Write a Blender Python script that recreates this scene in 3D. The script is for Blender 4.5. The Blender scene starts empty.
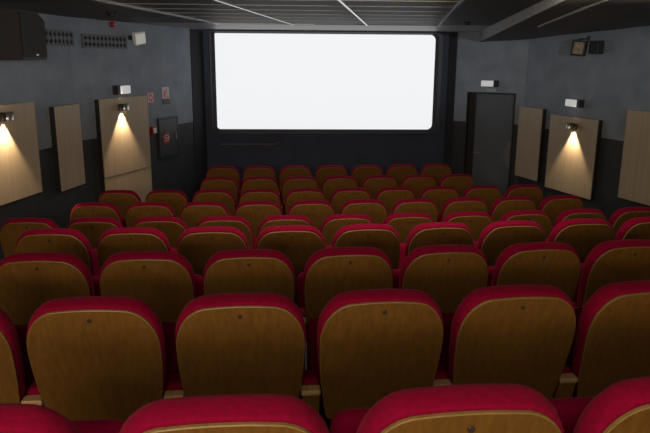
import bpy, bmesh, math, random
from mathutils import Vector, Matrix
random.seed(4)
sc = bpy.context.scene
COL = sc.collection
CZ = 2.508                      # eye height above the floor in front of the screen

# ------------------------------------------------------------------ materials
def new_mat(name):
    m = bpy.data.materials.new(name); m.use_nodes = True
    nt = m.node_tree
    return m, nt, nt.nodes['Principled BSDF']

def plain(name, col, rough=.6, metal=0, spec=.5, noise=0, scale=20, bump=0, coat=0):
    m, nt, b = new_mat(name)
    b.inputs['Base Color'].default_value = (*col, 1)
    b.inputs['Roughness'].default_value = rough
    b.inputs['Metallic'].default_value = metal
    b.inputs['Specular IOR Level'].default_value = spec
    b.inputs['Coat Weight'].default_value = coat
    if noise or bump:
        tc = nt.nodes.new('ShaderNodeTexCoord')
        n = nt.nodes.new('ShaderNodeTexNoise'); n.inputs['Scale'].default_value = scale
        n.inputs['Detail'].default_value = 6
        nt.links.new(tc.outputs['Object'], n.inputs['Vector'])
        if noise:
            r = nt.nodes.new('ShaderNodeValToRGB')
            r.color_ramp.elements[0].position = .3; r.color_ramp.elements[1].position = .7
            r.color_ramp.elements[0].color = (*[c*(1-noise) for c in col], 1)
            r.color_ramp.elements[1].color = (*[min(1, c*(1+noise)) for c in col], 1)
            nt.links.new(n.outputs['Fac'], r.inputs['Fac'])
            nt.links.new(r.outputs['Color'], b.inputs['Base Color'])
        if bump:
            bp = nt.nodes.new('ShaderNodeBump'); bp.inputs['Strength'].default_value = bump
            bp.inputs['Distance'].default_value = .01
            nt.links.new(n.outputs['Fac'], bp.inputs['Height'])
            nt.links.new(bp.outputs['Normal'], b.inputs['Normal'])
    return m

def wood(name, dark, light, rough, stretch=(30, 30, 1.6), coat=0, spec=.5):
    m, nt, b = new_mat(name)
    tc = nt.nodes.new('ShaderNodeTexCoord')
    mp = nt.nodes.new('ShaderNodeMapping'); mp.inputs['Scale'].default_value = stretch
    n = nt.nodes.new('ShaderNodeTexNoise'); n.inputs['Scale'].default_value = 2.2
    n.inputs['Detail'].default_value = 8; n.inputs['Distortion'].default_value = .6
    oi = nt.nodes.new('ShaderNodeObjectInfo')
    ad = nt.nodes.new('ShaderNodeVectorMath'); ad.operation = 'ADD'
    r = nt.nodes.new('ShaderNodeValToRGB')
    r.color_ramp.elements[0].position = .28; r.color_ramp.elements[1].position = .74
    r.color_ramp.elements[0].color = (*dark, 1); r.color_ramp.elements[1].color = (*light, 1)
    nt.links.new(tc.outputs['Object'], mp.inputs['Vector'])
    sm = nt.nodes.new('ShaderNodeMath'); sm.operation = 'MULTIPLY'; sm.inputs[1].default_value = 40
    nt.links.new(oi.outputs['Random'], sm.inputs[0])
    nt.links.new(mp.outputs['Vector'], ad.inputs[0]); nt.links.new(sm.outputs[0], ad.inputs[1])
    nt.links.new(ad.outputs[0], n.inputs['Vector'])
    nt.links.new(n.outputs['Fac'], r.inputs['Fac'])
    nt.links.new(r.outputs['Color'], b.inputs['Base Color'])
    b.inputs['Roughness'].default_value = rough
    b.inputs['Specular IOR Level'].default_value = spec
    b.inputs['Coat Weight'].default_value = coat
    b.inputs['Coat Roughness'].default_value = .3
    return m

def emit(name, col, strength, base=(.8, .8, .8)):
    m, nt, b = new_mat(name)
    b.inputs['Base Color'].default_value = (*base, 1)
    b.inputs['Emission Color'].default_value = (*col, 1)
    b.inputs['Emission Strength'].default_value = strength
    b.inputs['Roughness'].default_value = .6
    return m

M = {}
M['vent'] = plain('vent_grey', (.14, .152, .168), .6)
M['cloth'] = plain('black_masking_cloth', (.022, .025, .034), .9)  # dark colour standing in for the shade in the front corners
M['doorpaint'] = plain('door_paint', (.11, .13, .16), .55, noise=.1, scale=4)
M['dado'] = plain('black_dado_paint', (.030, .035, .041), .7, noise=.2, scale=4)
M['wall'] = plain('wall_paint', (.215, .255, .310), .75, noise=.16, scale=3.2, bump=.06)
M['black_wall'] = plain('black_wall_paint', (.032, .046, .088), .7, noise=.2, scale=3)
M['ceiling'] = plain('ceiling_tile', (.032, .033, .036), .58, noise=.15, scale=6)
M['ceiling_plain'] = plain('ceiling_plaster', (.28, .283, .295), .45, noise=.08, scale=5)
M['soffit'] = plain('soffit_paint', (.15, .154, .165), .6, noise=.1, scale=4)
M['bar_white'] = plain('bright_metal_ceiling_bar', (.90, .91, .92), .24, metal=.85)
M['bar_grey'] = plain('grey_ceiling_bar', (.12, .122, .128), .40, spec=.45)
M['floor'] = plain('dark_carpet', (.030, .033, .036), .95, noise=.3, scale=60, bump=.2)
M['red'] = plain('red_plush', (.25, .002, .033), .95, spec=.1, noise=.14, scale=55, bump=.25)
M['red'].node_tree.nodes['Principled BSDF'].inputs['Sheen Weight'].default_value = .12
M['red'].node_tree.nodes['Principled BSDF'].inputs['Sheen Roughness'].default_value = .4
M['red'].node_tree.nodes['Principled BSDF'].inputs['Sheen Tint'].default_value = (1, .25, .35, 1)
M['ply'] = wood('brown_plywood', (.165, .076, .014), (.245, .118, .024), .40, (26, 26, 1.5), .12)
M['ply_edge'] = plain('pale_plywood_edge', (.27, .16, .055), .45, noise=.15, scale=40)
M['cap'] = wood('armrest_wood', (.50, .31, .14), (.66, .44, .23), .35, (30, 3, 30))
M['black'] = plain('black_plastic', (.018, .018, .02), .5)
M['black_metal'] = plain('black_painted_metal', (.022, .024, .027), .45)
M['dark_box'] = plain('loudspeaker_wood', (.012, .007, .0075), .6, noise=.15, scale=50)
M['mesh_cloth'] = plain('loudspeaker_grille_cloth', (.018, .018, .0185), .8, noise=.3, scale=300)
M['veneer'] = wood('pale_veneer', (.40, .318, .222), (.48, .388, .278), .55, (16, 16, .5))
M['dark_grey'] = plain('dark_cabinet_paint', (.040, .044, .050), .5)
M['white'] = plain('white_plastic', (.72, .75, .74), .5)
M['grey_metal'] = plain('grey_metal', (.30, .31, .32), .45, metal=.3)
M['chrome'] = plain('brushed_steel', (.62, .60, .57), .32, metal=.85)
M['bronze'] = plain('dark_bronze', (.10, .075, .06), .4, metal=.5)
M['sign_pink'] = plain('faded_sign_white', (.62, .50, .51), .5)
M['sign_red'] = plain('sign_red', (.55, .04, .05), .5)
M['red_plastic'] = plain('red_plastic', (.34, .010, .016), .4)
M['grey_sign'] = plain('grey_green_sign', (.30, .36, .36), .5)
M['lamp_glow'] = emit('lamp_glass_glow', (1, .78, .50), 9)
M['luminaire'] = emit('white_diffuser', (.92, .97, 1), .30)
M['luminaire_dim'] = emit('greenish_diffuser', (.85, 1, .93), .14)
M['screen'] = emit('lit_screen', (.975, .985, 1.0), .89, base=(.06, .06, .06))
M['flood_glass'] = plain('floodlight_reflector', (.30, .24, .17), .45, metal=.1, noise=.35, scale=30)
M['mask'] = plain('black_masking', (.030, .034, .052), .42)
M['plate'] = plain('door_plate_grey', (.20, .215, .23), .4, metal=.3)

# ------------------------------------------------------------------ mesh helpers
class MB:
    """collects shapes of one part and links them as one mesh object"""
    def __init__(s): s.bm = bmesh.new(); s.mi = 0
    def face(s, pts, mi=None):
        f = s.bm.faces.new([s.bm.verts.new(p) for p in pts]); f.material_index = s.mi if mi is None else mi
        return f
    def box(s, x0, x1, y0, y1, z0, z1, bevel=0, seg=2, M4=None):
        vs = [s.bm.verts.new((x, y, z)) for x in (x0, x1) for y in (y0, y1) for z in (z0, z1)]
        idx = [(0,1,3,2),(4,6,7,5),(0,4,5,1),(2,3,7,6),(0,2,6,4),(1,5,7,3)]
        fs = [s.bm.faces.new([vs[i] for i in q]) for q in idx]
        for f in fs: f.material_index = s.mi
        geom = fs
        if bevel:
            es = list({e for f in fs for e in f.edges})
            r = bmesh.ops.bevel(s.bm, geom=es, offset=bevel, segments=seg, affect='EDGES', profile=.5)
            vs = list({v for f in r['faces'] for v in f.verts} | {v for v in vs if v.is_valid})
            for f in r['faces']: f.material_index = s.mi
        if M4 is not None:
            for v in vs:
                if v.is_valid: v.co = M4 @ v.co
        return s
    def cyl(s, p, q, r0, r1=None, n=20, cap=True):
        p = Vector(p); q = Vector(q); r1 = r0 if r1 is None else r1
        d = (q-p).normalized(); a = d.orthogonal().normalized(); b = d.cross(a)
        A = []; B = []
        for k in range(n):
            c = math.cos(2*math.pi*k/n)*a + math.sin(2*math.pi*k/n)*b
            A.append(s.bm.verts.new(p+c*r0)); B.append(s.bm.verts.new(q+c*r1))
        for k in range(n):
            f = s.bm.faces.new((A[k], A[(k+1)%n], B[(k+1)%n], B[k])); f.material_index = s.mi; f.smooth = True
        if cap:
            s.bm.faces.new(A[::-1]).material_index = s.mi; s.bm.faces.new(B).material_index = s.mi
        return s
    def rings(s, rings, cap0=True, cap1=True, smooth=True, mats=None):
        R = [[s.bm.verts.new(p) for p in r] for r in rings]
        n = len(R[0])
        for i in range(len(R)-1):
            for k in range(n):
                f = s.bm.faces.new((R[i][k], R[i][(k+1)%n], R[i+1][(k+1)%n], R[i+1][k]))
                f.smooth = smooth; f.material_index = s.mi if mats is None else mats[i]
        if cap0: s.bm.faces.new(R[0][::-1]).material_index = s.mi
        if cap1: s.bm.faces.new(R[-1]).material_index = s.mi
        return s
    def build(s, name, mats, parent=None, mat4=None, kind=None):
        bmesh.ops.recalc_face_normals(s.bm, faces=s.bm.faces)
        me = bpy.data.meshes.new(name); s.bm.to_mesh(me); s.bm.free()
        for m in (mats if isinstance(mats, (list, tuple)) else [mats]): me.materials.append(M[m])
        o = bpy.data.objects.new(name, me); COL.objects.link(o)
        if parent is not None: o.parent = parent
        if mat4 is not None: o.matrix_world = mat4
        if kind: o['kind'] = kind
        return o

def thing(name, label, cat, mat4=None, group=None):
    o = bpy.data.objects.new(name, None); COL.objects.link(o); o.empty_display_size = .1
    if mat4 is not None: o.matrix_world = mat4
    o['label'] = label; o['category'] = cat
    if group: o['group'] = group
    return o
def tag(o, label, cat, group=None):
    o['label'] = label; o['category'] = cat
    if group: o['group'] = group
    return o

# ------------------------------------------------------------------ the rows
ROWS = dict(  # x of seat 0, y, seat-top z (from the eye), first and last seat in view
    A=(-.165, 1.38, -.730), B=(-.2147, 2.434, -.871), C=(-.2582, 3.494, -1.0035),
    D=(-.0406, 4.566, -1.1437), E=(-.0858, 5.666, -1.3278), F=(.1598, 6.696, -1.417),
    G=(.1164, 7.771, -1.499), H=(.0584, 8.844, -1.5367), I=(-.0046, 9.918, -1.558))
VIEW = dict(A=(-1, 2), B=(-2, 3), C=(-2, 4), D=(-3, 5), E=(-4, 6), F=(-4, 5), G=(-4, 5), H=(-2, 4), I=(-2, 4))
EXTRA = {}
PITCH = .55; SEAT_H = .95
TILT, ARC, XC = .06882, .010294, .75
def row_y(n, x): dx = x-XC; return ROWS[n][1] + TILT*dx + ARC*dx*dx
def row_ang(x): return math.atan(TILT + 2*ARC*(x-XC))
def row_floor(n): return CZ + ROWS[n][2] - SEAT_H

# ------------------------------------------------------------------ room shell (plan coordinates measured in metres)
LA, LB, LC = Vector((-4.672, -2.2)), Vector((-2.627, 8.022)), Vector((-1.494, 11.03))
RC, RD, RA = Vector((2.521, 11.03)), Vector((3.568, 10.218)), Vector((6.988, -2.2))
H = CZ + .47
ZB = -.35
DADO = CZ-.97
def wframe(a, b, s, o=0):
    """frame on a wall running a->b: local x = back along it, y = into the room, z = up"""
    t = (b-a).normalized(); n = Vector((t.y, -t.x)); p = a + t*s + n*o
    return Matrix(((-t.x, n.x, 0, p.x), (-t.y, n.y, 0, p.y), (0, 0, 1, 0), (0, 0, 0, 1)))
WL = lambda s, o=0: wframe(LA, LB, s, o)
WM = lambda s, o=0: wframe(LB, LC, s, o)
WD = lambda s, o=0: wframe(RC, RD, s, o)
WR = lambda s, o=0: wframe(RD, RA, s, o)
WF = lambda s, o=0: wframe(LC, RC, s, o)

def wall(name, a, b, mat='wall', h=H, th=.15, ext=0.0):
    L = (b-a).length
    m = MB()
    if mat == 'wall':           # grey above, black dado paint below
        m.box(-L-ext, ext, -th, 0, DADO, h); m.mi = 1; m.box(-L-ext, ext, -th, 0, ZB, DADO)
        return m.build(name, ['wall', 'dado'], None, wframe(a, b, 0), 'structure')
    m.box(-L-ext, ext, -th, 0, ZB, h)
    return m.build(name, mat, None, wframe(a, b, 0), 'structure')
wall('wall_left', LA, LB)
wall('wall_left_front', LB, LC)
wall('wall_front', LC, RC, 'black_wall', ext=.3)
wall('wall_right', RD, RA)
# right front wall with the door opening cut in it
L = (RD-RC).length
DX0, DX1, DTOP = .395, 1.165, CZ-.505
m = MB()
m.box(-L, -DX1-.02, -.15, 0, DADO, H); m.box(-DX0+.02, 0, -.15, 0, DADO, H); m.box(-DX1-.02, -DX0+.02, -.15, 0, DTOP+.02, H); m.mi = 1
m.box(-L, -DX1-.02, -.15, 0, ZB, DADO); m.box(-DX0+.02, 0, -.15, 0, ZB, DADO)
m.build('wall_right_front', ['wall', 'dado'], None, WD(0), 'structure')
# back wall with a slot added to shape the upper wall fill
BX0, BX1, BZ0, BZ1 = 1.0, 2.9, CZ-.01, CZ+.20
m = MB()
y0, y1 = -2.35, -2.2
m.box(-4.9, BX0, y0, y1, ZB, H); m.box(BX1, 7.2, y0, y1, ZB, H)
m.box(BX0, BX1, y0, y1, ZB, BZ0); m.box(BX0, BX1, y0, y1, BZ1, H)
m.build('wall_back', 'wall', None, None, 'structure')

# ceiling: tiled part, then a plain strip towards the screen
YT = 9.06
def poly_prism(pts, z0, z1):
    m = MB(); m.rings([[(x, y, z0) for x, y in pts], [(x, y, z1) for x, y in pts]], smooth=False); return m
poly_prism([(-5.0, -2.4), (7.3, -2.4), (4.6, YT), (-2.7, YT)], H, H+.1).build('ceiling', 'ceiling', None, None, 'structure')
poly_prism([(-2.7, YT), (4.6, YT), (3.0, 11.2), (-1.8, 11.2)], H, H+.1).build('ceiling_front', 'ceiling_plain', None, None, 'structure')
# ceiling bars: white long ones, grey cross ones
ang = math.radians(9.41)
def bar(name, p, q, w, drop, mat):
    p = Vector(p); q = Vector(q); d = (q-p); L = d.length; a = math.atan2(d.y, d.x)
    m = MB(); m.box(0, L, -w/2, w/2, -drop, .01)
    return m.build(name, mat, None, Matrix.Translation((p.x, p.y, H)) @ Matrix.Rotation(a, 4, 'Z'), 'structure')
k = 1
for x9 in (-1.02, -.025, .96, 1.92):
    q = (x9, YT-.01); p = (x9-math.tan(ang)*11.1, -2.05)
    bar('trim_%d' % k, p, q, .022, .018, 'bar_white'); k += 1
y = 8.79
while y > 0:
    xl = -2.35 - (8.02-y)*.2 if y < 8.02 else -2.3
    xl = max(xl, -1.06-(YT-y)*math.tan(ang)-.15)
    bar('trim_%d' % k, (xl, y), (1.9-(YT-y)*math.tan(ang), y), .035, .005, 'bar_grey'); k += 1
    y -= .55
bar('trim_%d' % k, (-1.15, YT), (.25, YT), .012, .014, 'white'); k += 1
bar('trim_%d' % k, (.25, YT), (1.95, YT), .022, .010, 'bar_grey'); k += 1
# lowered soffit along the right wall
def on_r(s): return RD + (RA-RD).normalized()*s
inn = [(2.93, 10.68, .302), (1.812, 4.596, .40), (.65, -2.1, .42)]
out = [(3.50, 10.22, .33), (*on_r(.71), .374), (*on_r(1.853), .405), (*on_r(2.394), .428), (*on_r(6), .44), (*on_r(12.3), .44)]
m = MB()
B_in = [m.bm.verts.new((x, y, CZ+z)) for x, y, z in inn]; T_in = [m.bm.verts.new((x, y, H+.02)) for x, y, z in inn]
B_out = [m.bm.verts.new((x+.02, y, CZ+z)) for x, y, z in out]
for i in range(2): m.bm.faces.new((B_in[i], B_in[i+1], T_in[i+1], T_in[i]))
F = m.bm.faces.new
for tri in ((B_in[0], B_out[0], B_out[1]), (B_in[0], B_out[1], B_out[2]), (B_in[0], B_out[2], B_out[3]), (B_in[0], B_out[3], B_in[1]),
            (B_in[1], B_out[3], B_out[4]), (B_in[1], B_out[4], B_in[2]), (B_in[2], B_out[4], B_out[5])): F(tri).material_index = 1
T0 = m.bm.verts.new((3.52, 10.22, H+.02)); F((B_in[0], T_in[0], T0, B_out[0]))
m.build('ceiling_soffit', ['soffit', 'ceiling'], None, None, 'structure')
bar_p = Vector((2.584, 7.128, .37)); bar_q = Vector((1.85, 3.4, .4255))
m = MB(); d = bar_p-bar_q
m.box(0, d.length, -.009, .009, -.012, .012)
m.build('trim_%d' % k, 'grey_metal', None, Matrix.Translation((bar_q.x, bar_q.y, CZ+bar_q.z)) @ d.to_track_quat('X', 'Z').to_matrix().to_4x4(), 'structure'); k += 1

# stepped floor: every row stands on a platform of its own
names = list('ABCDEFGHI')
XS = [-5.2 + i*.6 for i in range(22)]
m = MB()
def edge_y(n, x): return row_y(n, x) - .17
prev_front = None
for i, n in enumerate(names):
    z = row_floor(n)
    back = [(-2.4) if i == 0 else edge_y(n, x) for x in XS]
    front = [edge_y(names[i+1], x) if i < 8 else 11.3 for x in XS]
    for j in range(len(XS)-1):
        m.face([(XS[j], back[j], z), (XS[j+1], back[j+1], z), (XS[j+1], front[j+1], z), (XS[j], front[j], z)])
        if i < 8:
            z2 = row_floor(names[i+1])
            m.face([(XS[j], front[j], z), (XS[j+1], front[j+1], z), (XS[j+1], front[j+1], z2), (XS[j], front[j], z2)])
bmesh.ops.remove_doubles(m.bm, verts=m.bm.verts, dist=1e-5)
m.build('floor', 'floor', None, None, 'structure')

# ------------------------------------------------------------------ cinema seat
REC = math.radians(14)
def P(u, v, d):
    """point on the reclined back: u across, v down from the top, d forward of the plywood"""
    return (u, -.070 + v*math.sin(REC) + d*math.cos(REC), SEAT_H-.014 - v*math.cos(REC) + d*math.sin(REC))
def outline(w, v0, v1, taper, ca=.135, cb=.155, n=9):
    """half width w at the widest, flat-arched top at v0, big rounded shoulders, sides drawn in towards v1"""
    right = []
    for k in range(5):
        u = (w-ca)*k/5; right.append((u, v0 + .005*(u/(w-ca))**2))
    for k in range(n+1):
        a = math.pi/2*k/n
        right.append((w-ca + ca*math.sin(a)**.95, v0+.005 + (cb)*(1-math.cos(a)**.95)))
    vm = v0+.005+cb
    for k in range(1, 8):
        f = k/7; right.append((w - taper*f*f*(1.35-.35*f), vm + (v1-.03-vm)*f))
    uw = right[-1][0]
    right += [(uw-.008, v1-.012), (uw-.03, v1)]
    return right + [(-u, v) for u, v in right[:0:-1]]

def inset(o, d, cv):
    c = []
    for u, v in o:
        c.append((u*(1-d/.24), cv + (v-cv)*(1-d/.30)))
    return c

def seat_parts(root):
    o = outline(.246, .012, .60, .034, .135, .185)
    m = MB()
    o2 = inset(o, .003, .3)
    m.rings([[P(u, v, -.002) for u, v in o2], [P(u, v, .0) for u, v in o], [P(u, v, .008) for u, v in o], [P(u, v, .010) for u, v in o2]],
            smooth=False, mats=[1, 1, 1])
    m.build('backrest_shell', ['ply', 'ply_edge'], root)
    o = outline(.251, .002, .56, .036, .130, .180)
    m = MB()
    m.rings([[P(u, v, d) for u, v in inset(o, i, .28)] for d, i in
             ((.0105, .006), (.020, .001), (.050, -.003), (.076, .001), (.092, .009), (.102, .024), (.107, .045), (.108, .09))])
    m.build('backrest_cushion', 'red', root)
    m = MB(); m.cyl(P(0, .056, -.0025), P(0, .056, -.006), .0095, .0085, 16)
    m.build('number_plate', 'bronze', root)
    # seat, tipped up
    m = MB(); m.box(-.268, .268, -.055, .055, -.20, .20, .050, 4)
    for f in m.bm.faces: f.smooth = True
    m.build('seat', 'red', root, None).matrix_local = Matrix.Translation((0, .33, .50)) @ Matrix.Rotation(math.radians(-9), 4, 'X')
def arm_parts(root, x):
    m = MB(); m.box(x-.037, x+.037, .040, .170, 0, .492, .004, 1, Matrix(((1, 0, 0, 0), (0, 1, -math.tan(REC), .492*math.tan(REC)), (0, 0, 1, 0), (0, 0, 0, 1))))
    a = m.build('armrest', 'ply', root)
    m = MB(); m.box(x-.040, x+.040, .034, .088, .4925, .514, .005, 2)
    m.build('armrest_cap', 'cap', a)
    m = MB(); m.box(x-.041, x+.041, .090, .195, .4925, .534, .018, 3)
    for f in m.bm.faces: f.smooth = True
    m.build('armrest_pad', 'red', a)

ORD = ['', 'first', 'second', 'third', 'fourth', 'fifth', 'sixth', 'seventh', 'eighth', 'ninth', 'tenth', 'eleventh']
ROWNAME = dict(A='nearest row', B='second row from camera', C='third row from camera', D='fourth row from camera', E='fifth row from camera',
               F='sixth row from camera', G='seventh row from camera', H='second row from screen', I='row right below screen')
proto = thing('cinema_seat', '', 'seat'); seat_parts(proto); arm_parts(proto, PITCH/2)
end_proto = None
def copy_tree(o, parent=None):
    c = o.copy(); COL.objects.link(c)
    if parent is not None: c.parent = parent
    for ch in list(o.children): copy_tree(ch, c)
    return c
proto_children = list(proto.children)
first = True
spare = []                      # end armrest source, built once on the first row end
for n in names:
    a, b = VIEW[n]; x0 = ROWS[n][0]; N = b-a+1
    for j in range(a, b+1):
        x = x0 + j*PITCH
        if first: s = proto; first = False
        else:
            s = proto.copy(); COL.objects.link(s)
            for ch in proto_children: copy_tree(ch, s)
        s.matrix_world = Matrix.Translation((x, row_y(n, x), row_floor(n))) @ Matrix.Rotation(row_ang(x), 4, 'Z')
        k_ = j-a+1
        pos = 'first from left' if k_ == 1 else ('last on right' if k_ == N else ORD[k_] + ' from left')
        s['label'] = 'red cinema seat with brown plywood back, %s in %s' % (pos, ROWNAME[n])
        s['category'] = 'seat'; s['group'] = 'tip-up cinema seats'
        if j == a:
            if not spare:
                before = set(s.children); arm_parts(s, -PITCH/2)
                spare = [c for c in s.children if c not in before]
            else:
                for c in spare: copy_tree(c, s)

# ------------------------------------------------------------------ screen
SX0, SX1, SZ0, SZ1 = -1.300, 2.291, CZ-1.123, CZ+.415
def rrect(x0, x1, z0, z1, r, n=8):
    pts = []
    for cx, cz, a0, rr in ((x1-r[1], z1-r[1], 0, r[1]), (x0+r[0], z1-r[0], 90, r[0]), (x0+r[3], z0+r[3], 180, r[3]), (x1-r[2], z0+r[2], 270, r[2])):
        for k in range(n+1):
            a = math.radians(a0+90*k/n); pts.append((cx+rr*math.cos(a), cz+rr*math.sin(a)))
    return pts
root = thing('projection_screen', 'big glowing blank white cinema screen in black frame on the far wall', 'screen', Matrix.Translation((0, 11.0, 0)))
r_in = rrect(SX0, SX1, SZ0, SZ1, (.02, .09, .09, .05))
m = MB(); m.rings([[(x, 0, z) for x, z in r_in], [(x, .02, z) for x, z in r_in]], smooth=False)
m.build('screen_surface', 'screen', root).location = (0, 0, 0)
def grow(l, r, b, t, rad): return rrect(SX0-l, SX1+r, SZ0-b, SZ1+t, rad)
m = MB()
rr = (.03, .10, .10, .06)
m.rings([[(x, -.002, z) for x, z in r_in], [(x, -.012, z) for x, z in grow(.01, .012, .012, .006, rr)], [(x, -.045, z) for x, z in grow(.055, .055, .055, .025, rr)],
         [(x, -.045, z) for x, z in grow(.085, .115, .075, .035, rr)], [(x, .028, z) for x, z in grow(.085, .115, .075, .035, rr)]], cap0=False, cap1=False, smooth=False)
m.build('screen_frame', 'mask', root)
# low dado ledge and small box on the front wall
m = MB(); m.box(-1.14, -.22, 0, .04, CZ-1.385, CZ-1.365, .004, 1)
m.build('trim_92', 'vent', None, WF(0), 'structure')
m = MB(); m.box(-.05, .05, 0, .05, -.04, .04, .006, 2)
o = m.build('socket_box', 'black_metal', None, WF(1.20) @ Matrix.Translation((0, 0, CZ-1.35)))
tag(o, 'small dark socket box on the black wall under the screen', 'socket')

m = MB(); m.box(-3.20, -2.80, 0, .010, ZB+.6, H-.01)  # dark strip painting the shade where the left wall meets the screen wall
m.build('trim_90', 'cloth', None, WM(0), 'structure')  # added strip standing in for corner shade, no real trim
m = MB(); m.box(-.15, -.002, 0, .010, ZB+.6, H-.01)  # same painted shade for the corner right of the screen
m.build('trim_91', 'cloth', None, WD(0), 'structure')  # added strip standing in for corner shade, no real trim
# ------------------------------------------------------------------ acoustic panels with wall lamps
def panel(fr, s0, s1, z0, z1, label, seam=None):
    t = thing('acoustic_panel', label, 'wall panel', fr(0), 'wooden wall panels')
    m = MB(); m.box(-s1, -s0, .0, .062, z0+.005, z1-.005)
    m.build('backing_frame', 'black', t)
    if seam:
        m = MB(); m.box(-s1, -s0, .0625, .080, seam+.006, z1, .002, 1); m.build('panel_face', 'veneer', t)
        m = MB(); m.box(-s1, -s0, .0625, .078, z0, seam-.002, .002, 1); m.build('lower_face', 'veneer', t)
    else:
        m = MB(); m.box(-s1, -s0, .0625, .080, z0, z1, .002, 1); m.build('panel_face', 'veneer', t)
    return t
panel(WL, 8.40, 9.475, CZ-1.40, CZ-.442, 'pale wooden wall panel with lamp at the left edge of the picture')
panel(WL, 9.865, 10.383, CZ-1.475, CZ-.52, 'narrow pale wooden wall panel without lamp on the left wall')
panel(WM, .365, 1.415, CZ-2.30, CZ-.490, 'tall pale wooden wall panel with lamp on left wall nearest the screen', CZ-1.485)
panel(WR, -.0, .575, CZ-1.762, CZ-.678, 'narrow pale wooden wall panel beside the black door')
panel(WR, .784, 1.775, CZ-1.808, CZ-.740, 'pale wooden wall panel with lamp on the right wall')
panel(WR, 2.272, 3.40, CZ-1.671, CZ-.570, 'pale wooden wall panel without lamp at right edge of the picture')

def lamp(fr, s, z, label, steel):
    """short horizontal body on an arm, open above and below; steel = -1/+1: which end is bright steel (towards the screen)"""
    t = thing('wall_lamp', label, 'lamp', fr(s, .080) @ Matrix.Translation((0, 0, z)), 'wall lamps on the panels')
    m = MB(); m.box(-.05, .05, 0.0006, .012, -.035, .035, .004, 2); m.build('wall_plate', 'bronze', t)
    m = MB(); m.box(-.02, .02, .012, .016, -.014, .014); m.build('arm', 'bronze', t)
    # hollow body: two side shells
    def shell(x0, x1, name, mat):
        m = MB(); r = .034; n = 20
        rings = []
        for rr, zz in ((r, -.04), (r, .04), (r-.004, .04), (r-.004, -.04), (r, -.04)):
            rings.append([((x0+x1)/2 + (x1-x0)/2*math.cos(2*math.pi*q/n)*(rr/r), .048 + rr*math.sin(2*math.pi*q/n), zz) for q in range(n)])
        m.rings(rings, cap0=False, cap1=False); m.build(name, mat, t)
    shell(-.10, .020, 'lamp_shade', 'bronze' if steel > 0 else 'chrome')
    shell(.024, .10, 'lamp_end', 'chrome' if steel > 0 else 'bronze')
    m = MB(); m.cyl((.0, .048, -.018), (.0, .048, -.014), .020, n=16); m.build('lamp_glass', 'lamp_glow', t)
    return t
LAMPS = [(WL, 8.915, CZ-.548, 'wall lamp on the wooden panel at the left picture edge', -1),
         (WM, .785, CZ-.606, 'wall lamp on the tall panel nearest screen, left wall', -1),
         (WR, 1.325, CZ-.857, 'wall lamp on the wooden panel of the right wall', 1)]
for fr, s, z, lb, st in LAMPS: lamp(fr, s, z, lb, st)

# ------------------------------------------------------------------ emergency luminaires and signs
def luminaire(fr, s0, s1, z0, z1, label, dark_end):
    t = thing('emergency_light', label, 'emergency light', fr(0), 'emergency lights')
    m = MB(); m.box(-s1, -s0, 0, .035, z0, z1, .006, 2)
    if dark_end > 0: m.box(-s1, -s1+.06, .035, .085, z0, z1, .006, 2)
    else: m.box(-s0-.06, -s0, .035, .085, z0, z1, .006, 2)
    m.build('housing', 'black', t)
    m = MB()
    if dark_end > 0: m.box(-s1+.0605, -s0, .0355, .085, z0+.004, z1-.004, .012, 3)
    else: m.box(-s1, -s0-.0605, .0355, .085, z0+.004, z1-.004, .012, 3)
    m.build('diffuser', 'luminaire', t)
luminaire(WM, .745, 1.03, CZ-.450, CZ-.335, 'white emergency light above the tall panel on left wall', -1)
luminaire(WR, 1.08, 1.385, CZ-.605, CZ-.500, 'white emergency light above lamp panel on right wall', 1)
luminaire(WD, .625, .895, CZ-.392, CZ-.292, 'white emergency light above the black door', 1)
m = MB(); m.box(-.858, -.70, 0, .012, CZ-.474, CZ-.418, .002, 1)
o = m.build('door_sign', 'grey_sign', None, WD(0)); tag(o, 'small grey green sign plate directly above the door frame', 'sign')

t = thing('emergency_floodlight', 'tilted square white light high on the left wall beside the vent', 'emergency light', WM(1.185) @ Matrix.Translation((0, 0, CZ+.275)))
m = MB(); m.box(-.03, .03, 0.001, .07, -.03, .03, .004, 1); m.build('bracket', 'black', t)
T = Matrix.Translation((0, .15, 0)) @ Matrix.Rotation(math.radians(-28), 4, 'Z') @ Matrix.Rotation(math.radians(11), 4, 'Y') @ Matrix.Rotation(math.radians(-14), 4, 'X')
m = MB(); m.box(-.078, .078, -.045, .045, -.085, .085, .012, 3); m.build('housing', 'white', t).matrix_local = T
m = MB(); m.box(-.068, .068, .0455, .052, -.068, .060, .004, 2); m.build('lens', 'luminaire_dim', t).matrix_local = T

# small fire signs on the left wall
t = thing('fire_sign', 'small white sign with red ring at corner of the tall panel', 'sign', WM(1.605) @ Matrix.Translation((0, 0, CZ-.531)), 'fire signs')
m = MB(); m.box(-.082, .082, 0, .008, -.072, .072, .002, 1); m.build('sign_board', 'sign_pink', t)
m = MB()
n_ = 24
m.rings([[(r*math.cos(2*math.pi*q/n_)*1.05, d, r*1.15*math.sin(2*math.pi*q/n_)) for q in range(n_)] for r, d in ((.047, .0083), (.047, .0105), (.026, .0105), (.026, .0083))], cap0=False, cap1=False, smooth=False)
m.build('red_ring', 'sign_red', t)
m = MB()
for a_ in ((-.082, .082, .065, .072), (-.082, .082, -.072, -.065), (-.082, -.073, -.065, .065), (.073, .082, -.065, .065)): m.box(a_[0], a_[1], .0083, .010, a_[2], a_[3])
m.build('red_border', 'sign_red', t)
t = thing('fire_sign', 'upright faded pink sign with red extinguisher symbol above black label', 'sign', WM(2.01) @ Matrix.Translation((0, 0, CZ-.482)), 'fire signs')
m = MB(); m.box(-.095, .095, 0, .008, -.085, .085, .002, 1); m.build('sign_board', 'sign_pink', t)
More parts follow.
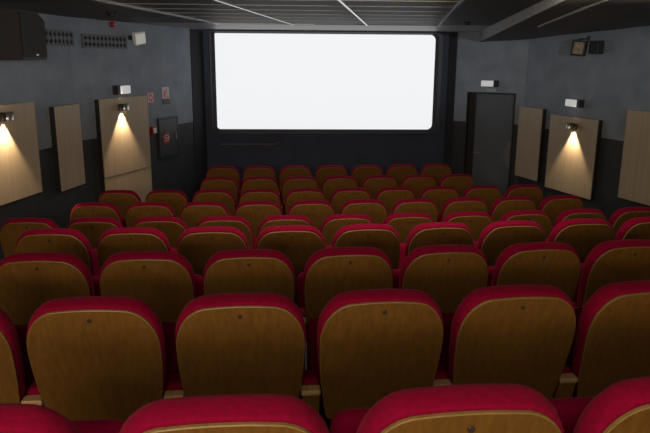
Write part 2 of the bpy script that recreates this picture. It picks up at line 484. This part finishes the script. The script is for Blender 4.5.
m = MB(); m.cyl((.035, .0085, -.062), (.035, .0085, .02), .001, n=4)
m.box(.018, .052, .0083, .0105, -.068, .022); m.box(.028, .042, .0083, .0105, .022, .038); m.box(-.02, .030, .0083, .0105, .034, .046); m.box(-.03, -.018, .0083, .0105, -.02, .046)
m.build('extinguisher_symbol', 'sign_red', t)
m = MB()
m.face([(-.075, .0095, -.070), (-.020, .0095, -.070), (-.048, .0095, -.035)]); m.build('flame_symbol', 'sign_red', t)
m = MB(); m.box(-.092, .092, 0, .012, -.034, .034, .002, 1)
o = m.build('label_plate', 'black', None, WM(2.018) @ Matrix.Translation((0, 0, CZ-.610))); tag(o, 'small black label plate just under the pink fire sign', 'sign')
# call point
t = thing('fire_call_point', 'red fire alarm call point between the tall panel and the cabinet', 'alarm button', WM(1.60) @ Matrix.Translation((0, 0, CZ-.992)))
m = MB(); m.box(-.055, .055, 0, .055, -.055, .055, .008, 2); m.build('housing', 'red_plastic', t)
m = MB(); m.box(-.040, .040, .0555, .062, -.036, .036, .003, 2); m.build('push_plate', 'white', t)
# hose cabinet
t = thing('fire_hose_cabinet', 'black metal fire hose cabinet in the dark left wall', 'cabinet', WM(2.012) @ Matrix.Translation((0, 0, CZ-1.132)))
m = MB()
for x0_, x1_, z0_, z1_ in ((-.262, .262, .282, .300), (-.262, .262, -.300, -.282), (-.262, -.246, -.282, .282), (.246, .262, -.282, .282)): m.box(x0_, x1_, 0, .032, z0_, z1_)
m.build('cabinet_frame', 'dark_grey', t)
m = MB(); m.box(-.238, .238, .0, .028, -.274, .274, .003, 1); dr = m.build('cabinet_door', 'dark_grey', t)
m = MB(); m.box(-.20, -.175, .0285, .05, -.05, .05, .005, 2); m.build('handle', 'grey_metal', dr)
T0 = Matrix.Translation((.088, .0, -.005))
m = MB(); m.cyl((0, .0285, 0), (0, .036, 0), .095, n=32); m.build('hose_disc', 'red_plastic', t).matrix_local = T0
m = MB()
m.box(-.055, .055, .0365, .039, .035, .045); m.box(-.055, .055, .0365, .039, -.045, -.035); m.box(.045, .055, .0365, .039, -.035, .035); m.box(-.055, -.045, .0365, .039, -.035, .035)
m.face([(-.055, .0392, .026), (-.055, .0392, -.026), (-.088, .0392, 0)]); m.box(-.02, .02, .0365, .039, -.012, .012)
m.build('hose_symbol', 'sign_pink', t).matrix_local = T0

# alarm sounder, detectors
t = thing('alarm_sounder', 'red alarm sounder high on the left wall under ceiling', 'alarm', WM(.80) @ Matrix.Translation((0, 0, CZ+.425)))
m = MB(); m.cyl((0, 0, 0), (0, .025, 0), .036, n=24); m.build('base', 'red_plastic', t)
m = MB(); m.cyl((0, .0255, 0), (0, .06, 0), .034, .026, 24); m.build('sounder_dome', 'red_plastic', t)
m = MB(); m.cyl((-.012, .0605, 0), (-.012, .072, 0), .010, .006, 12); m.build('flash_lens', 'white', t)
def ceiling_disc(x, y, r, h, label):
    t = thing('smoke_detector', label, 'smoke detector', Matrix.Translation((x, y, H)), 'ceiling detectors')
    m = MB(); m.cyl((0, 0, 0), (0, 0, -h*.45), r, r*.98, 24); m.build('base', 'black', t)
    m = MB(); m.cyl((0, 0, -h*.45-.0005), (0, 0, -h), r*.75, r*.6, 24); m.build('sensor_head', 'black', t)
ceiling_disc(-1.888, 7.146, .06, .05, 'dark round detector on the ceiling above the red alarm')
ceiling_disc(2.107, 8.298, .05, .035, 'dark round detector on the ceiling left of the lowered soffit')

# ------------------------------------------------------------------ vent grilles
def grille(fr, s0, s1, z0, z1, cols, label):
    t = thing('vent_grille', label, 'vent', fr(0), 'wall vents')
    m = MB(); m.box(-s1, -s0, 0, .008, z0, z1); m.build('back_plate', 'black', t)
    w = .010
    m = MB()
    m.box(-s1, -s0, .0085, .03, z1-w, z1); m.box(-s1, -s0, .0085, .03, z0, z0+w)
    m.box(-s1, -s1+w, .0085, .03, z0+w, z1-w); m.box(-s0-w, -s0, .0085, .03, z0+w, z1-w)
    m.build('frame', 'vent', t)
    a0, a1, b0, b1 = -s1+w, -s0-w, z0+w, z1-w
    m = MB(); cw = (a1-a0)/cols; ch = (b1-b0)/2
    for c in range(cols):
        for r in range(2):
            x0_, zz = a0+c*cw, b0+r*ch; cx, cz = x0_+cw/2, zz+ch/2; hx, hz = cw*.485, ch*.48
            S = [(x0_, zz), (cx, zz), (x0_+cw, zz), (x0_+cw, cz), (x0_+cw, zz+ch), (cx, zz+ch), (x0_, zz+ch), (x0_, cz)]
            D = [None, (cx, cz-hz), None, (cx+hx, cz), None, (cx, cz+hz), None, (cx-hx, cz)]
            for yy in (.026,):
                for q in (1, 3, 5, 7):
                    nx = (q+2) % 8; co = (q+1) % 8
                    m.face([(S[q][0], yy, S[q][1]), (S[co][0], yy, S[co][1]), (S[nx][0], yy, S[nx][1]), (D[nx][0], yy, D[nx][1]), (D[q][0], yy, D[q][1])])
            # depth of the openings
            for q in (1, 3, 5, 7):
                nx = (q+2) % 8
                m.face([(D[q][0], .026, D[q][1]), (D[nx][0], .026, D[nx][1]), (D[nx][0], .012, D[nx][1]), (D[q][0], .012, D[q][1])])
    m.build('lattice', 'vent', t)
grille(WL, 9.60, 10.47, CZ+.137, CZ+.315, 10, 'vent grille with dark diamond holes beside the big loudspeaker')
grille(WM, .205, 1.09, CZ+.125, CZ+.292, 11, 'vent grille with dark diamond holes left of the white floodlight')

# ------------------------------------------------------------------ loudspeaker on the left
t = thing('loudspeaker', 'big black loudspeaker hung high at the top left corner', 'loudspeaker', Matrix.Translation((-2.225, 5.60, CZ)))
m = MB()
def cab(x0, x1, y0, y1, z0, z1, c):
    sec = [(x0, z0), (x1, z0), (x1, z1-c*.6), (x1-c, z1), (x0, z1)]
    prof = [(y0, z1), (y1-.13, z1), (y1, z1-.05), (y1, z0), (y0, z0)]
    m.rings([[(x0, y, z) for y, z in prof], [(x1, y, z) for y, z in prof]], smooth=False)
cab(-.50, .0, 0, .55, -.015, .385, .04)
bmesh.ops.bevel(m.bm, geom=list(m.bm.edges), offset=.008, segments=2, affect='EDGES')
m.build('cabinet', 'dark_box', t)
m = MB(); m.rings([[(x, y, z) for y, z in ((.035, .365), (.41, .365), (.525, .318), (.525, .01), (.035, .01))] for x in (.0005, .012)], smooth=False)
gr = m.build('grille', 'mesh_cloth', t)
m = MB(); m.box(.0125, .016, .27, .32, .022, .036, .002, 1); m.build('badge', 'white', gr)
m = MB(); m.box(-.82, -.505, .24, .31, .20, .27, .006, 1); m.build('wall_bracket', 'black_metal', t)

# ------------------------------------------------------------------ floodlight and small speaker on the right
t = thing('floodlight', 'square black floodlight with brownish glass high on the right wall', 'floodlight', WR(1.34) @ Matrix.Translation((0, 0, CZ+.182)))
T = Matrix.Translation((0, .13, 0)) @ Matrix.Rotation(math.radians(34), 4, 'Z') @ Matrix.Rotation(math.radians(-6), 4, 'Y')
m = MB(); m.box(-.092, .092, -.02, .035, -.10, .10, .01, 2); hs = m.build('housing', 'black', t); hs.matrix_local = T
m = MB()
for a_ in ((-.092, .092, .078, .10), (-.092, .092, -.10, -.078), (-.092, -.070, -.078, .078), (.070, .092, -.078, .078)): m.box(a_[0], a_[1], .0355, .055, a_[2], a_[3])
m.build('front_rim', 'black', t).matrix_local = T
m = MB(); m.box(-.069, .069, .0355, .041, -.077, .077); m.build('glass', 'flood_glass', t).matrix_local = T
m = MB(); m.box(-.08, .08, .118, .138, .105, .118); m.box(-.012, .012, .0, .138, .118, .130); m.box(-.03, .03, 0, .01, .09, .16); m.box(-.012, .012, .118, .138, .09, .105)
m.build('bracket', 'black_metal', t)
t = thing('wall_speaker', 'small black wall speaker right of the square floodlight', 'loudspeaker', WR(1.60) @ Matrix.Translation((0, 0, CZ+.188)))
m = MB(); m.box(-.085, .085, .02, .13, -.085, .085, .012, 2); m.build('cabinet', 'black', t)
m = MB(); m.box(-.072, .072, .1305, .138, -.072, .072, .004, 1); m.build('grille', 'mesh_cloth', t)
m = MB(); m.box(-.03, .03, 0, .0195, -.03, .03); m.build('bracket', 'black_metal', t)

# ------------------------------------------------------------------ door
z0 = row_floor('I')
m = MB()
m.box(-DX1-.018, -DX1, -.14, .02, z0, DTOP+.018); m.box(-DX0, -DX0+.018, -.14, .02, z0, DTOP+.018); m.box(-DX1, -DX0, -.14, .02, DTOP, DTOP+.018)
d = m.build('door_1', 'black_metal', None, WD(0), 'structure')
m = MB(); m.box(-DX1+.003, -DX0-.003, -.10, -.055, z0+.01, DTOP-.004, .002, 1); leaf = m.build('door_leaf', 'doorpaint' if 'doorpaint' in M else 'wall', d)
m = MB()
pts = []
n_ = 20
for q in range(n_+1):
    a = math.radians(-90+180*q/n_); pts.append((-DX1+.012+.105*math.cos(a), CZ-1.46+.225*math.sin(a)))
m.rings([[(x, -.0545, z) for x, z in pts], [(x, -.048, z) for x, z in pts]], smooth=False)
m.build('door_plate', 'plate', leaf)
m = MB(); m.box(-DX0-.115, -DX0-.003, -.0545, -.035, z0+.01, DTOP-.004, .002, 1); m.build('door_strip', 'black', leaf)
m = MB(); m.cyl((-DX0-.15, -.0545, CZ-1.47), (-DX0-.15, -.01, CZ-1.47), .012, n=12); m.box(-DX0-.26, -DX0-.14, -.012, .004, CZ-1.48, CZ-1.46, .004, 1)
m.build('door_handle', 'grey_metal', leaf)

# ------------------------------------------------------------------ lights
def light(kind, name, loc, energy, col, rot=None, **kw):
    l = bpy.data.lights.new(name, kind); l.energy = energy; l.color = col
    for k_, v_ in kw.items(): setattr(l, k_, v_)
    o = bpy.data.objects.new(name, l); COL.objects.link(o); o.location = loc
    if rot is not None: o.rotation_euler = rot
    return o
R = math.radians
# added spot behind the back wall slot, brightens the upper walls above the seats
light('SPOT', 'booth_light', (2.2, -4.2, CZ+.104), 900, (.93, .97, 1), (R(90), 0, 0), spot_size=R(60), spot_blend=.1, shadow_soft_size=.07)
# wall lamps
WARM = (1, .74, .44)
for fr, s, z, lb, st in LAMPS:
    p = fr(s, .116) @ Vector((0, 0, z))
    light('SPOT', 'lamp_down', (p.x, p.y, z-.042), 85, WARM, (0, 0, 0), spot_size=R(78), spot_blend=.5, shadow_soft_size=.012)
    light('SPOT', 'lamp_up', (p.x, p.y, z+.042), 1.9, WARM, (R(180), 0, 0), spot_size=R(68), spot_blend=.6, shadow_soft_size=.012)
# added warm fills for the seat backs and red rims, no fixtures behind them
light('AREA', 'rear_house_light', (-1.0, -1.9, CZ+.15), 84, (1, .80, .56), (R(80), 0, R(-8)), shape='RECTANGLE', size=2.6, size_y=.4)
light('AREA', 'ceiling_wash_rear', (.4, .2, H-.05), 17, (1, .83, .62), (R(42), 0, 0), shape='RECTANGLE', size=4.0, size_y=.2)
light('AREA', 'ceiling_wash', (.8, 4.4, H-.05), 42, (1, .83, .62), (R(48), 0, 0), shape='RECTANGLE', size=3.6, size_y=.2)
light('AREA', 'ceiling_strip', (.6, 4.35, H-.03), 1.6, (1, .90, .84), (0, 0, math.atan(TILT)), shape='RECTANGLE', size=5.2, size_y=.06, spread=R(60))  # added fill above the fourth row, brightens its red rims
w = bpy.data.worlds.new('World'); sc.world = w; w.use_nodes = True
w.node_tree.nodes['Background'].inputs['Color'].default_value = (.5, .55, .65, 1)
w.node_tree.nodes['Background'].inputs['Strength'].default_value = .002

# ------------------------------------------------------------------ camera
cam = bpy.data.cameras.new('Camera'); co = bpy.data.objects.new('Camera', cam); COL.objects.link(co)
cam.sensor_width = 36; cam.sensor_fit = 'HORIZONTAL'; cam.lens = 654.98/650*36; cam.clip_start = .02; cam.clip_end = 100
yaw, pit, rol = R(2.6), .2340327680970733, .0069048582
fw = Vector((math.sin(yaw)*math.cos(pit), math.cos(yaw)*math.cos(pit), -math.sin(pit)))
rt = Vector((math.cos(yaw), -math.sin(yaw), 0)); up = rt.cross(fw)
r2 = math.cos(rol)*rt + math.sin(rol)*up; u2 = -math.sin(rol)*rt + math.cos(rol)*up
co.matrix_world = Matrix(((r2.x, u2.x, -fw.x, 0), (r2.y, u2.y, -fw.y, 0), (r2.z, u2.z, -fw.z, CZ), (0, 0, 0, 1)))
sc.camera = co
vs = sc.view_settings; vs.view_transform = 'Standard'; vs.look = 'None'; vs.gamma = 1; vs.exposure = 0; vs.use_curve_mapping = False
